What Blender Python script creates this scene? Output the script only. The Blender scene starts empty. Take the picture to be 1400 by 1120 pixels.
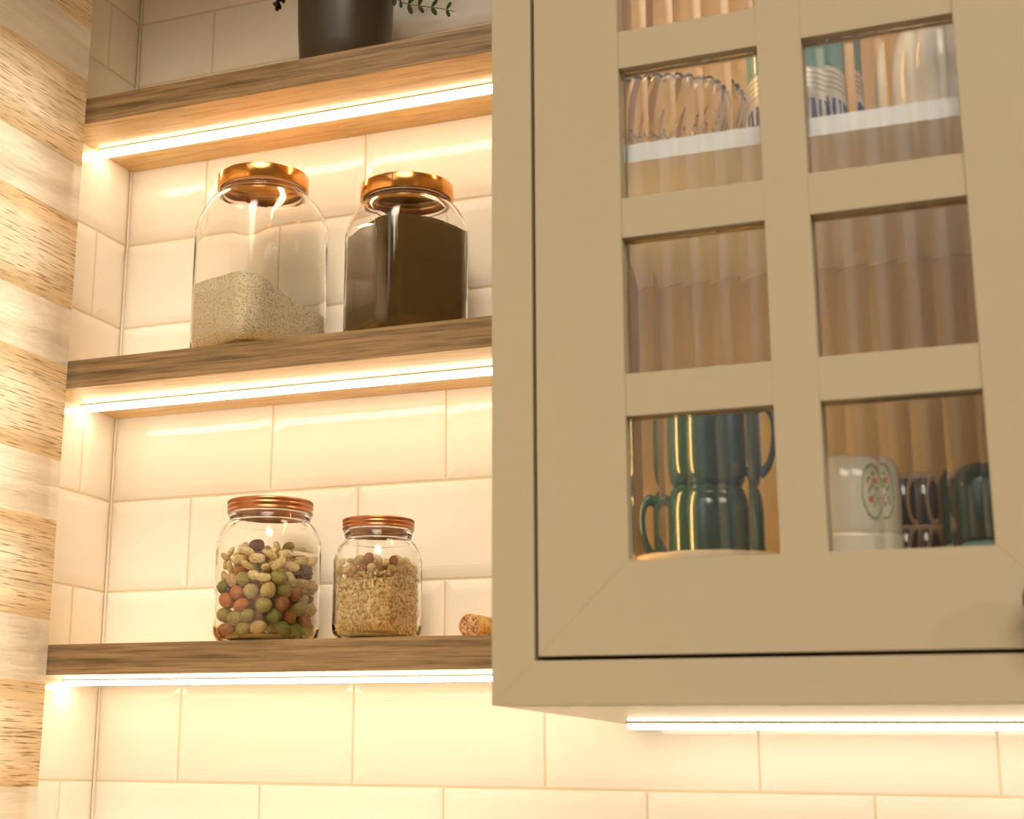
import bpy, math, random
import numpy as np
from mathutils import Vector, Matrix, noise

random.seed(7)
PI = math.pi
SC = bpy.context.scene
COL = SC.collection

# ------------------------------------------------------------------ helpers
def tag(o, label=None, cat=None, group=None, kind=None):
    if label: o['label'] = label
    if cat: o['category'] = cat
    if group: o['group'] = group
    if kind: o['kind'] = kind
    return o

def empty(name, loc, rz=0.0):
    o = bpy.data.objects.new(name, None)
    o.empty_display_size = 0.02
    o.location = loc
    o.rotation_euler = (0, 0, rz)
    COL.objects.link(o)
    return o

class MB:
    """collects faces, becomes one mesh object"""
    def __init__(s):
        s.v = []; s.f = []; s.m = []; s.sm = []
    def add(s, vs, fs, mi=0, smooth=False):
        b = len(s.v)
        s.v += [tuple(x) for x in vs]
        for f in fs:
            s.f.append(tuple(b + i for i in f)); s.m.append(mi); s.sm.append(smooth)
    def box(s, x0, x1, y0, y1, z0, z1, mi=0, bev=0.0):
        if bev <= 0:
            vs = [(x, y, z) for x in (x0, x1) for y in (y0, y1) for z in (z0, z1)]
            fs = [(0, 1, 3, 2), (4, 6, 7, 5), (0, 4, 5, 1), (2, 3, 7, 6), (0, 2, 6, 4), (1, 5, 7, 3)]
            s.add(vs, fs, mi); return
        import bmesh
        bm = bmesh.new()
        bmesh.ops.create_cube(bm, size=1)
        for v in bm.verts:
            v.co = Vector(((x0 + x1) / 2 + v.co.x * (x1 - x0), (y0 + y1) / 2 + v.co.y * (y1 - y0), (z0 + z1) / 2 + v.co.z * (z1 - z0)))
        bmesh.ops.bevel(bm, geom=bm.edges[:], offset=bev, segments=2, affect='EDGES', profile=0.6)
        bm.verts.index_update()
        s.add([v.co[:] for v in bm.verts], [[v.index for v in f.verts] for f in bm.faces], mi)
        bm.free()
    def loops(s, L, closed_u=True, cap0=False, cap1=False, mi=0, smooth=True):
        n = len(L[0]); vs = [p for l in L for p in l]; fs = []
        for i in range(len(L) - 1):
            for j in range(n if closed_u else n - 1):
                k = (j + 1) % n
                fs.append((i * n + j, i * n + k, (i + 1) * n + k, (i + 1) * n + j))
        s.add(vs, fs, mi, smooth)
        b = len(s.v) - len(vs)
        if cap0: s.f.append(tuple(b + j for j in range(n))[::-1]); s.m.append(mi); s.sm.append(False)
        if cap1:
            o = b + (len(L) - 1) * n
            s.f.append(tuple(o + j for j in range(n))); s.m.append(mi); s.sm.append(False)
    def lathe(s, prof, n=48, cx=0, cy=0, mi=0, smooth=True, cap0=False, cap1=False):
        L = [[(cx + r * math.cos(2 * PI * j / n), cy + r * math.sin(2 * PI * j / n), z) for j in range(n)] for r, z in prof]
        s.loops(L, True, cap0, cap1, mi, smooth)
    def tube(s, pts, rad, n=8, mi=0, flat=1.0, caps=True):
        P = [Vector(p) for p in pts]
        L = []
        up = Vector((0, 0, 1))
        prev = None
        for i, p in enumerate(P):
            t = (P[min(i + 1, len(P) - 1)] - P[max(i - 1, 0)]).normalized()
            if prev is None:
                a = t.cross(up)
                if a.length < 0.1: a = t.cross(Vector((1, 0, 0)))
                a.normalize()
            else:
                a = (prev - t * prev.dot(t)).normalized()
            prev = a
            b = t.cross(a)
            r = rad[i] if isinstance(rad, (list, tuple)) else rad
            L.append([tuple(p + a * (r * math.cos(2 * PI * k / n)) + b * (r * flat * math.sin(2 * PI * k / n))) for k in range(n)])
        s.loops(L, True, caps, caps, mi, True)
    def ell(s, c, rx, ry, rz, M=None, nu=10, nv=6, mi=0, smooth=True):
        vs = []; fs = []
        c = Vector(c)
        for i in range(nv + 1):
            ph = PI * i / nv
            if i in (0, nv):
                q = Vector((0, 0, rz * math.cos(ph)))
                if M: q = M @ q
                vs.append(tuple(c + q)); continue
            for j in range(nu):
                th = 2 * PI * j / nu
                q = Vector((rx * math.sin(ph) * math.cos(th), ry * math.sin(ph) * math.sin(th), rz * math.cos(ph)))
                if M: q = M @ q
                vs.append(tuple(c + q))
        for j in range(nu):
            fs.append((0, 1 + j, 1 + (j + 1) % nu))
            o = 1 + (nv - 2) * nu
            fs.append((len(vs) - 1, o + (j + 1) % nu, o + j))
        for i in range(nv - 2):
            for j in range(nu):
                k = (j + 1) % nu
                a = 1 + i * nu
                fs.append((a + j, a + nu + j, a + nu + k, a + k))
        s.add(vs, fs, mi, smooth)
    def build(s, name, mats, parent=None, loc=None):
        me = bpy.data.meshes.new(name)
        me.from_pydata(s.v, [], s.f)
        if not isinstance(mats, (list, tuple)): mats = [mats]
        for m in mats: me.materials.append(m)
        me.polygons.foreach_set('material_index', s.m)
        me.polygons.foreach_set('use_smooth', s.sm)
        me.update()
        import bmesh
        bm = bmesh.new(); bm.from_mesh(me)
        bmesh.ops.recalc_face_normals(bm, faces=bm.faces)
        bm.to_mesh(me); bm.free()
        o = bpy.data.objects.new(name, me)
        COL.objects.link(o)
        if parent is not None: o.parent = parent
        if loc: o.location = loc
        return o

# ------------------------------------------------------------------ materials
def mat(name, color=(.8, .8, .8), rough=.5, metal=0.0, coat=0.0, coat_rough=.05, spec=.5, trans=0.0, ior=1.45, emis=None, estr=0.0, sub=0.0):
    m = bpy.data.materials.new(name); m.use_nodes = True
    b = m.node_tree.nodes['Principled BSDF']
    b.inputs['Base Color'].default_value = (*color, 1)
    b.inputs['Roughness'].default_value = rough
    b.inputs['Metallic'].default_value = metal
    b.inputs['Coat Weight'].default_value = coat
    b.inputs['Coat Roughness'].default_value = coat_rough
    b.inputs['Specular IOR Level'].default_value = spec
    b.inputs['Transmission Weight'].default_value = trans
    b.inputs['IOR'].default_value = ior
    if emis:
        b.inputs['Emission Color'].default_value = (*emis, 1)
        b.inputs['Emission Strength'].default_value = estr
    if sub:
        b.inputs['Subsurface Weight'].default_value = sub
        b.inputs['Subsurface Radius'].default_value = (.01, .006, .003)
        b.inputs['Subsurface Scale'].default_value = .5
    return m
def nt(m): return m.node_tree, m.node_tree.nodes, m.node_tree.links, m.node_tree.nodes['Principled BSDF']
def coords(m, scale, rot=(0, 0, 0), kind='Object'):
    t, N, L, b = nt(m)
    tc = N.new('ShaderNodeTexCoord'); mp = N.new('ShaderNodeMapping')
    mp.inputs['Scale'].default_value = scale; mp.inputs['Rotation'].default_value = rot
    L.new(tc.outputs[kind], mp.inputs['Vector'])
    return mp.outputs['Vector']
def noise_tex(m, vec, scale, detail=4, rough=.55, dist=0):
    t, N, L, b = nt(m)
    n = N.new('ShaderNodeTexNoise'); n.inputs['Scale'].default_value = scale
    n.inputs['Detail'].default_value = detail; n.inputs['Roughness'].default_value = rough
    n.inputs['Distortion'].default_value = dist
    L.new(vec, n.inputs['Vector']); return n.outputs['Fac']
def ramp(m, fac, stops):
    t, N, L, b = nt(m)
    r = N.new('ShaderNodeValToRGB')
    e = r.color_ramp.elements
    while len(e) < len(stops): e.new(.5)
    for k, (p, c) in enumerate(stops):
        e[k].position = p; e[k].color = (*c, 1) if len(c) == 3 else c
    L.new(fac, r.inputs['Fac']); return r.outputs['Color']
def bump(m, fac, strength, dist):
    t, N, L, b = nt(m)
    bp = N.new('ShaderNodeBump'); bp.inputs['Strength'].default_value = strength; bp.inputs['Distance'].default_value = dist
    L.new(fac, bp.inputs['Height']); L.new(bp.outputs['Normal'], b.inputs['Normal'])
def tobase(m, col):
    t, N, L, b = nt(m); L.new(col, b.inputs['Base Color'])
def mixc(m, fac, a, bcol, mode='MIX'):
    t, N, L, b = nt(m)
    x = N.new('ShaderNodeMix'); x.data_type = 'RGBA'; x.blend_type = mode
    for inp, val in ((x.inputs['Factor'], fac), (x.inputs['A'], a), (x.inputs['B'], bcol)):
        if isinstance(val, (int, float)): inp.default_value = val
        elif isinstance(val, tuple): inp.default_value = (*val, 1)
        else: L.new(val, inp)
    return x.outputs['Result']

def M_wood(name, stops, grain, rough, fine=1.0):
    m = mat(name, rough=rough, spec=.55)
    v = coords(m, (2.4, 30, 70))
    a = noise_tex(m, v, 2.4, 7, .66, .25)
    v2 = coords(m, (8, 90, 420 * fine))
    c = noise_tex(m, v2, 2.0, 4, .65, .1)
    v3 = coords(m, (3.5, 40, 260)); d = noise_tex(m, v3, 2.2, 3, .5, .4)
    ca = ramp(m, a, stops)
    cb = ramp(m, c, [(.36, grain), (.50, (1, 1, 1))])
    cd = ramp(m, d, [(.30, tuple(g * .9 for g in grain)), (.36, (1, 1, 1))])
    tobase(m, mixc(m, .8, mixc(m, .7, ca, cb, 'MULTIPLY'), cd, 'MULTIPLY'))
    bump(m, c, .10, .0005)
    return m
def M_tile():
    m = mat('glazed_white_tile', (.87, .84, .79), rough=.045, spec=.5)
    v = coords(m, (1, 1, 1)); n = noise_tex(m, v, 9, 2)
    bump(m, n, .05, .01)
    return m
def M_paint():
    m = mat('taupe_satin_paint', (.385, .325, .228), rough=.5, spec=.25)
    n = noise_tex(m, coords(m, (1, 1, 1)), 900, 2)
    bump(m, n, .06, .0004)
    return m
WOOD_LIT = M_wood('oak_strip_lit_tone', [(.30, (.56, .34, .11)), (.44, (.70, .45, .155)), (.56, (.78, .52, .19)), (.75, (.82, .57, .22))], (.74, .66, .56), .27)  # lighter golden oak: glow of the light strips put into the colour
EDGE = M_wood('oak_unlit_front_tone', [(.30, (.105, .062, .026)), (.42, (.21, .130, .060)), (.54, (.295, .190, .092)), (.75, (.35, .235, .12))], (.42, .35, .28), .4); TILE = M_tile(); PAINT = M_paint()  # same oak toned darker for the unlit front, with stronger grain
PAINT_C = M_paint(); PAINT_C.name = 'taupe_carcass_lacquer'; PAINT_C.node_tree.nodes['Principled BSDF'].inputs['Roughness'].default_value = .27; PAINT_C.node_tree.nodes['Principled BSDF'].inputs['Specular IOR Level'].default_value = .6
GROUT = mat('cream_grout', (.72, .62, .47), rough=.9)
PLASTER = mat('warm_plaster', (.75, .70, .62), rough=.9)
LED_C = (1.0, .80, .55)
LED = mat('led_diffuser_glow', (1, 1, 1), emis=LED_C, estr=15.5)
LED_CAB = mat('led_diffuser_glow_cooler', (1, 1, 1), emis=(1.0, .81, .59), estr=10)
ALU = mat('anodised_aluminium', (.55, .53, .5), rough=.35, metal=1)
GLASS = mat('clear_jar_glass', (.985, .99, .975), rough=0.0, trans=1, ior=1.47)
PANE = mat('fluted_cabinet_glass', (.97, .98, .98), rough=0.012, trans=1, ior=1.5)
COPPER = mat('polished_copper', (.80, .38, .10), rough=.17, metal=1)
COPPER2 = mat('satin_copper', (.45, .19, .085), rough=.33, metal=1)
CAB_IN = mat('cabinet_interior_board', (.64, .50, .23), rough=.5)
WHITE_BOARD = mat('white_shelf_board', (.95, .94, .93), rough=.4)
DARKMETAL = mat('dark_grey_metal', (.10, .095, .09), rough=.35, metal=.6)

# ------------------------------------------------------------------ layout numbers (metres)
TH, TW = 0.102, 0.2055
ROWZ = [-.408, -.306, -.204, -.102, 0, .102, .204, .306, .408, .510, .612, .714, .816, .8995, 1.0015, 1.1035]
SHZ = [0.7353, 0.4324, 0.1335]; ST = 0.0305; SD = 0.1454
XC, YD, ZC = 0.600, -0.3674, 0.0602      # cabinet left side, door plane, bottom

# ------------------------------------------------------------------ tiled walls
def tile(mb, o, U, V, W, u0, u1, v0, v1):
    """pillow-edged tile: o origin, U/V in-plane axes, W outward normal"""
    g = .0011
    u0 = u0 + g if u0 > 0 else -.0004; u1 -= g; v0 += g; v1 -= g
    if u1 - u0 < .006: return
    bw = min(.013, (u1 - u0) * .4)
    rings = [(0, -.0045), (0, -.0022), (.0007, -.0017), (.0045, -.00095), (.009, -.0003), (bw, 0), (bw + .0012, 0)]
    L = []
    for ins, h in rings:
        L.append([tuple(o + U * a + V * b + W * h) for a, b in ((u0 + ins, v0 + ins), (u1 - ins, v0 + ins), (u1 - ins, v1 - ins), (u0 + ins, v1 - ins))])
    n = 4
    for i in range(len(L) - 1):
        for j in range(4):
            k = (j + 1) % 4
            mb.add([L[i][j], L[i][k], L[i + 1][k], L[i + 1][j]], [(0, 1, 2, 3)], 0, False)
    mb.add(L[-1], [(0, 1, 2, 3)], 0, False)

def tiled_wall(name, o, U, V, W, ulen, offs, uskip=None):
    mb = MB()
    for r in range(len(ROWZ) - 1):
        z0, z1 = ROWZ[r], ROWZ[r + 1]
        off = offs[r % 2]
        u = off - TW
        while u < ulen:
            a, b = max(u, 0), min(u + TW, ulen)
            if b - a > .006: tile(mb, o, U, V, W, a, b, z0, z1)
            u += TW
    return mb
# rows with z index: row starting at z=0 is index 3 (odd) -> vertical joints at .1036
mb = tiled_wall('wall_back', Vector((0, 0, 0)), Vector((1, 0, 0)), Vector((0, 0, 1)), Vector((0, -1, 0)), 1.9, (.1036, .2035 - TW))
mb.box(-.15, 1.9, .0022, .10, ROWZ[0], ROWZ[-1], 1)
mb.box(-.0005, .0016, -.0016, .0005, ROWZ[0], ROWZ[-1], 2)
w = mb.build('wall_back', [TILE, GROUT, mat('white_corner_caulk', (.84, .80, .73), rough=.35)]); tag(w, 'cream glazed brick-pattern tiled wall behind the shelves and cabinet', kind='structure')
# wall_left: tiles wrap from the corner; window opening from y=-.205 towards the room
WY0, WZ1, WZ0 = -.205, .735, -.20
mb = MB()
U = Vector((0, -1, 0)); V = Vector((0, 0, 1)); W = Vector((1, 0, 0))
for r in range(len(ROWZ) - 1):
    z0, z1 = ROWZ[r], ROWZ[r + 1]
    edges = [0, .0595, .0595 + TW] if r in (1, 3, 5, 7, 9, 12) else [0, .0595 + TW / 2]
    for a, b in zip(edges[:-1], edges[1:]):
        tile(mb, Vector((0, 0, 0)), U, V, W, a, min(b, .2), z0, z1)
mb.box(-.15, -.0022, WY0, .1, ROWZ[0], ROWZ[-1], 1)
mb.box(-.15, -.0022, -1.75, WY0, WZ1, ROWZ[-1], 2)
mb.box(-.15, -.0022, -1.75, WY0, ROWZ[0], WZ0, 2)
mb.box(-.15, -.0022, -1.95, -1.75, ROWZ[0], ROWZ[-1], 2)
w = mb.build('wall_left', [TILE, GROUT, PLASTER]); tag(w, 'tiled side wall running from the corner to the window', kind='structure')

# window with thin pane
root = empty('window_1', (-.08, 0, 0)); tag(root, 'white framed window behind the woven blind', kind='structure')
WHITEP = mat('white_window_paint', (.85, .85, .83), rough=.4)
mb = MB()
for b_ in ((WY0 - .045, WY0, WZ0, WZ1), (-1.75, -1.705, WZ0, WZ1), (-1.705, WY0 - .045, WZ0, WZ0 + .045), (-1.705, WY0 - .045, WZ1 - .045, WZ1), (-1.0, -.955, WZ0 + .045, WZ1 - .045)):
    mb.box(-.025, .025, b_[0], b_[1], b_[2], b_[3], 0, .003)
tag(mb.build('window_frame', WHITEP, root), kind='structure')
thin = bpy.data.materials.new('thin_window_glass'); thin.use_nodes = True
N = thin.node_tree.nodes; L = thin.node_tree.links; N.clear()
out = N.new('ShaderNodeOutputMaterial'); mx = N.new('ShaderNodeMixShader'); tr = N.new('ShaderNodeBsdfTransparent'); gl = N.new('ShaderNodeBsdfGlossy')
gl.inputs['Roughness'].default_value = .02; fr = N.new('ShaderNodeFresnel'); fr.inputs['IOR'].default_value = 1.45
L.new(fr.outputs[0], mx.inputs[0]); L.new(tr.outputs[0], mx.inputs[1]); L.new(gl.outputs[0], mx.inputs[2]); L.new(mx.outputs[0], out.inputs[0])
mb = MB(); mb.box(-.002, .002, -1.705, WY0 - .045, WZ0 + .045, WZ1 - .045)
tag(mb.build('window_pane', thin, root), kind='structure')

# ------------------------------------------------------------------ day-and-night roller blind (two layers of banded fabric)
def fabric(name, dark, light, alpha, transl, den=1.0):
    m = bpy.data.materials.new(name); m.use_nodes = True
    t = m.node_tree; N = t.nodes; L = t.links
    b = N['Principled BSDF']
    v = coords(m, (1, 3.2, 760 * den))
    n0 = noise_tex(m, v, 1.0, 2, .5, 0)
    nb = noise_tex(m, coords(m, (1, 34, 620 * den)), 1.0, 2, .5, 0)
    ad = N.new('ShaderNodeMath'); ad.operation = 'MULTIPLY_ADD'; ad.inputs[1].default_value = .55
    L.new(nb, ad.inputs[0])
    sb = N.new('ShaderNodeMath'); sb.operation = 'MULTIPLY'; sb.inputs[1].default_value = .45; L.new(n0, sb.inputs[0]); L.new(sb.outputs[0], ad.inputs[2])
    n = ad.outputs[0]
    v2 = coords(m, (1, 5, 60)); n2 = noise_tex(m, v2, 1.0, 3, .5, 0)
    c = ramp(m, n, [(.37, dark), (.47, light), (.70, tuple(min(1, x * 1.12) for x in light))])
    c2 = ramp(m, n2, [(.35, (.8, .78, .74)), (.6, (1, 1, 1))])
    col = mixc(m, 1.0, c, c2, 'MULTIPLY')
    N.remove(b)
    out = N['Material Output']
    d = N.new('ShaderNodeBsdfDiffuse'); tl = N.new('ShaderNodeBsdfTranslucent'); tp = N.new('ShaderNodeBsdfTransparent')
    L.new(col, d.inputs['Color']); L.new(col, tl.inputs['Color'])
    m1 = N.new('ShaderNodeMixShader'); m1.inputs[0].default_value = transl
    L.new(d.outputs[0], m1.inputs[1]); L.new(tl.outputs[0], m1.inputs[2])
    m2 = N.new('ShaderNodeMixShader')
    th = N.new('ShaderNodeMapRange'); th.inputs['From Min'].default_value = .35; th.inputs['From Max'].default_value = .65
    th.inputs['To Min'].default_value = alpha * .55; th.inputs['To Max'].default_value = min(1, alpha * 1.35)
    L.new(n, th.inputs['Value']); L.new(th.outputs[0], m2.inputs[0])
    L.new(m1.outputs[0], m2.inputs[1]); L.new(tp.outputs[0], m2.inputs[2])
    L.new(m2.outputs[0], out.inputs[0])
    return m
TAN = fabric('woven_tan_band', (.36, .21, .085), (.84, .67, .44), .03, .55)
SHEER = fabric('sheer_white_band', (.80, .72, .60), (.93, .90, .85), .36, .5, 1.2)
root = empty('roller_blind', (.045, -.1685, -.30))
tag(root, 'woven roller blind with tan and white horizontal bands hanging over the window', 'blind')
def blind_layer(name, x, z_tan0, z_sheer0):
    mb = MB()
    # tan bands .1000 high, sheer .0622 high, period .1622
    per = .1622; z = z_tan0 - 4 * per
    yend = -1.62
    while z < 1.0:
        for a, b, mi in ((z, z + .1008, 0), (z + .1008, z + per, 1)):
            ys = [-.1685 - (1.4515) * k / 12 for k in range(13)]
            vs = [(x, y, a) for y in ys] + [(x, y, b) for y in ys]
            a_, b_ = max(a, -.30), min(b, 1.0)
            if b_ <= a_: continue
            vs = [(x, y, a_) for y in ys] + [(x, y, b_) for y in ys]
            vs2 = [(x - .0007, y, z_) for (_, y, z_) in vs]
            n = 13
            fs = [(j, j + 1, n + j + 1, n + j) for j in range(n - 1)]
            mb.add(vs, fs, mi)
        z += per
    o = mb.build(name, [TAN, SHEER])
    o.parent = root; o.location = (-.045, .1685, .30)
    return o
blind_layer('front_fabric', .050, .4800, 0)
blind_layer('rear_fabric', .038, .4800 + .0811, 0)
mb = MB(); mb.tube([(.0, -1.62 + .1685, 1.315), (.0, 0, 1.315)], .02, 20); mb.build('roller_tube', WHITEP, root)
mb = MB(); mb.tube([(.0, -1.62 + .1685, -.006), (.0, 0, -.006)], .009, 14); mb.build('bottom_rail', WHITEP, root)

# ------------------------------------------------------------------ shelves
def shelf(i, label):
    z = SHZ[i]
    root = empty('floating_shelf', (0, 0, z - ST))
    tag(root, label, 'shelf', 'oak shelves stacked in the tiled corner')
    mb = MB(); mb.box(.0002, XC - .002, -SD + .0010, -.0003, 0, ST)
    mb.build('board', WOOD_LIT, root)
    mb = MB(); mb.box(.0002, XC - .002, -SD, -SD + .00098, .0001, ST - .0001, 0, .0002)  # thin front slab that carries the darker unlit tone
    e = mb.build('unlit_front', EDGE, root); e['label'] = 'grained oak front edge, toned darker as unlit'
    mb = MB(); mb.box(.004, XC - .004, -.0770, -.0615, -.0013, -.0001)
    h = mb.build('led_channel', ALU, root)
    mb = MB(); mb.box(.006, XC - .006, -.0757, -.0628, -.0056, -.0014)
    d = mb.build('led_diffuser', LED, h); d['label'] = 'glowing warm white light strip'
shelf(0, 'topmost oak shelf, carrying the dark plant pot')
shelf(1, 'middle oak shelf, carrying the two large copper-lidded jars')
shelf(2, 'lowest oak shelf, carrying the two small screw-lid jars and a cork')

# ------------------------------------------------------------------ wall cabinet
CX1 = 1.075; CZ1 = .952
XD, ZD = .637, .0955                      # door lower left
XP = [.7073, .8174, .8507, .9606]         # pane columns
ZP = [(.1641, .2726), (.3053, .4142), (.4464, .5566), (.5884, .6980), (.7304, .8400)]
DX1 = 1.031; DZ1 = .909
root = empty('wall_cabinet', ((XC + CX1) / 2, 0, ZC)); cab = root
tag(root, 'taupe painted wall cabinet with a glazed grid door', 'cabinet')
def cpart(mb, name, m, parent=cab):
    o = mb.build(name, m, parent); 
    if parent is cab: o.location = (-(XC + CX1) / 2, 0, -ZC)
    return o
mb = MB(); mb.box(XC, XC + .018, -.345, -.0005, ZC, CZ1); mb.box(CX1 - .018, CX1, -.345, -.0005, ZC, CZ1)
mb.box(XC + .018, CX1 - .018, -.345, -.0005, ZC, ZC + .018); mb.box(XC + .018, CX1 - .018, -.345, -.0005, CZ1 - .018, CZ1)
cpart(mb, 'carcass', PAINT_C)
mb = MB(); mb.box(XC + .018, CX1 - .018, -.010, -.0006, ZC + .018, CZ1 - .018); cpart(mb, 'back_panel', CAB_IN)
mb = MB(); mb.box(XC + .0182, XC + .0192, -.344, -.0102, ZC + .0182, CZ1 - .0182)
mb.box(CX1 - .0192, CX1 - .0182, -.344, -.0102, ZC + .0182, CZ1 - .0182)
mb.box(XC + .0194, CX1 - .0194, -.344, -.0102, ZC + .0182, ZC + .0192)
mb.box(XC + .0194, CX1 - .0194, -.344, -.0102, CZ1 - .0192, CZ1 - .0182)
cpart(mb, 'interior_lining', CAB_IN)
SAZ = .4995
mb = MB(); mb.box(XC + .0196, CX1 - .0196, -.3435, -.0105, SAZ - .0150, SAZ, 0)
sh = cpart(mb, 'interior_shelf', WHITE_BOARD)
# face frame, mitred
FI = (XD - .0032, ZD - .0032, DX1 + .0032, DZ1 + .0032)
def miter(mb, outer, inner, y0, y1, gap=.0):
    ox0, oz0, ox1, oz1 = outer; ix0, iz0, ix1, iz1 = inner
    quads = [((ox0, oz0), (ox1, oz0), (ix1, iz0), (ix0, iz0)), ((ox1, oz0), (ox1, oz1), (ix1, iz1), (ix1, iz0)),
             ((ox1, oz1), (ox0, oz1), (ix0, iz1), (ix1, iz1)), ((ox0, oz1), (ox0, oz0), (ix0, iz0), (ix0, iz1))]
    for q in quads:
        c = Vector((sum(p[0] for p in q) / 4, sum(p[1] for p in q) / 4))
        q2 = []
        for p in q:
            q2.append(p)
        # hairline bevel so the mitre joint reads
        front = []
        for k, p in enumerate(q2):
            front.append((p[0], y0, p[1]))
        back = [(p[0], y1, p[1]) for p in q2]
        ins = [Vector(f) for f in front]
        cc = sum(ins, Vector()) / 4
        fr_in = []
        for k in range(4):
            a = Vector(front[k]); pr_ = Vector(front[k - 1]); nx = Vector(front[(k + 1) % 4])
            e1 = (pr_ - a).normalized(); e2 = (nx - a).normalized()
            s_ = e1.cross(e2).length
            fr_in.append(tuple(a + (e1 + e2) * (.0004 / max(s_, .3)) + Vector((0, -.0003, 0))))
        vs = back + front + fr_in
        fs = [(0, 1, 2, 3)] + [(k, (k + 1) % 4, 4 + (k + 1) % 4, 4 + k) for k in range(4)] + [(4 + k, 4 + (k + 1) % 4, 8 + (k + 1) % 4, 8 + k) for k in range(4)] + [(8, 9, 10, 11)]
        mb.add(vs, fs)
mb = MB(); mb.box(XC + .002, CX1 - .002, -.352, -.0005, CZ1 + .0004, 1.104); cpart(mb, 'cornice', PAINT)
mb = MB(); miter(mb, (XC, ZC, CX1, CZ1), FI, YD, -.3452); cpart(mb, 'face_frame', PAINT)
# a dark strip added behind the door gap stands for its shade
# door: stiles, rails and a grid of muntins as one joinery mesh
mb = MB()
y0, y1 = YD - .0002, YD + .021
S = .0008
miter(mb, (XD, ZD, DX1, DZ1), (XP[0], ZP[0][0], XP[3], ZP[4][1]), y0, y1)
mb.box(XP[1], XP[2], y0 + .0006, y1, ZP[0][0], ZP[4][1], 0, .0003)
for k in range(4):
    mb.box(XP[0], XP[1], y0 + .0010, y1, ZP[k][1], ZP[k + 1][0], 0, .0003)
    mb.box(XP[2], XP[3], y0 + .0010, y1, ZP[k][1], ZP[k + 1][0], 0, .0003)
door = cpart(mb, 'door', PAINT)
mb = MB()   # added dark strip: shades the door gap and stops light leaking out
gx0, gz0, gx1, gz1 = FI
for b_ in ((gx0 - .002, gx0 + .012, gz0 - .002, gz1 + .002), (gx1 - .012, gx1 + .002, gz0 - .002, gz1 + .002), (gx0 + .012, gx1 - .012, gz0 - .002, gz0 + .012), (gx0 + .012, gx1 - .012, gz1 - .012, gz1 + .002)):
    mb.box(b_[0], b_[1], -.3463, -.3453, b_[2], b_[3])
cpart(mb, 'gap_shade_strip', mat('gap_shade_dark', (.03, .022, .015), rough=.8))
# fluted panes: flat front, scalloped back
def fluted(x0, x1, z0, z1, name='fluted_pane', pitch=.0222, phase=.0):
    mb = MB()
    yf, yb = YD + .0095, YD + .0142
    m = .0008
    xs = []
    n = 10
    import math as _m
    start = _m.floor((x0 - phase) / pitch)
    pts = []
    for s_ in range(start, start + 9):
        for k in range(n):
            x = phase + (s_ + k / n) * pitch
            t = k / n * 2 - 1
            sag = FL_SAG * (1 - t * t)
            if x0 + m < x < x1 - m: pts.append((x, sag))
    def sg(x):
        q = ((x - phase) / pitch) % 1.0; t = q * 2 - 1
        return FL_SAG * (1 - t * t)
    pts = [(x0 + m, sg(x0 + m))] + pts + [(x1 - m, sg(x1 - m))]
    # crease vertices are shared, flat shading inside a flute is avoided with fine steps
    F = [(x, yf) for x, _ in pts]; B = [(x, yb - s_) for x, s_ in pts]
    za, zb = z0 + .0006, z1 - .0006
    vs = [(x, y, za) for x, y in F] + [(x, y, zb) for x, y in F] + [(x, y, za) for x, y in B] + [(x, y, zb) for x, y in B]
    k = len(F)
    for j in range(k - 1):
        mb.add([vs[j], vs[j + 1], vs[k + j + 1], vs[k + j]], [(0, 1, 2, 3)], 0, False)
    # back built per flute so the shading breaks at creases
    j = 0
    cur = [0]
    def flush(idx):
        if len(idx) < 2: return
        v_ = [vs[2 * k + i] for i in idx] + [vs[3 * k + i] for i in idx]; q = len(idx)
        mb.add(v_, [(i + 1, i, q + i, q + i + 1) for i in range(q - 1)], 0, True)
    idx = [0]
    for i in range(1, k):
        idx.append(i)
        if pts[i][1] < 1e-9: flush(idx); idx = [i]
    flush(idx)
    for sgn, a, b in ((0, 0, 2), (1, 1, 3)):
        for j in range(k - 1):
            mb.add([vs[a * k + j], vs[a * k + j + 1], vs[b * k + j + 1], vs[b * k + j]], [(0, 1, 2, 3)], 0, False)
    for j in (0, k - 1):
        mb.add([vs[j], vs[k + j], vs[3 * k + j], vs[2 * k + j]], [(0, 1, 2, 3)], 0, False)
    o = mb.build(name, PANE)
    # merge coincident corners for a watertight pane while keeping creases sharp
    import bmesh
    bm = bmesh.new(); bm.from_mesh(o.data)
    bmesh.ops.remove_doubles(bm, verts=bm.verts, dist=1e-6)
    for e in bm.edges:
        if len(e.link_faces) == 2 and e.calc_face_angle(0) > .12: e.smooth = False
    bmesh.ops.recalc_face_normals(bm, faces=bm.faces)
    bm.to_mesh(o.data); bm.free()
    o.parent = door
    return o
FL_SAG = .00120
for k, (a, b) in enumerate(ZP):
    fluted(XP[0], XP[1], a, b, phase=.7073 + .0205)
    fluted(XP[2], XP[3], a, b, phase=.8507 + .0150)
# knob
mb = MB()
kx, kz = .9925, .1245
prof = [(.0001, -.0305), (.010, -.0300), (.0150, -.0275), (.0170, -.022), (.0150, -.0165), (.009, -.012), (.0075, -.006), (.010, -.0012), (.0105, 0)]
Lp = [[(kx + r * math.cos(2 * PI * j / 32), YD - .0003 + yy, kz + r * math.sin(2 * PI * j / 32)) for j in range(32)] for r, yy in prof]
mb.loops(Lp, True, True, True)
kn = mb.build('knob', DARKMETAL, door); kn['label'] = 'dark grey metal knob'
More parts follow.
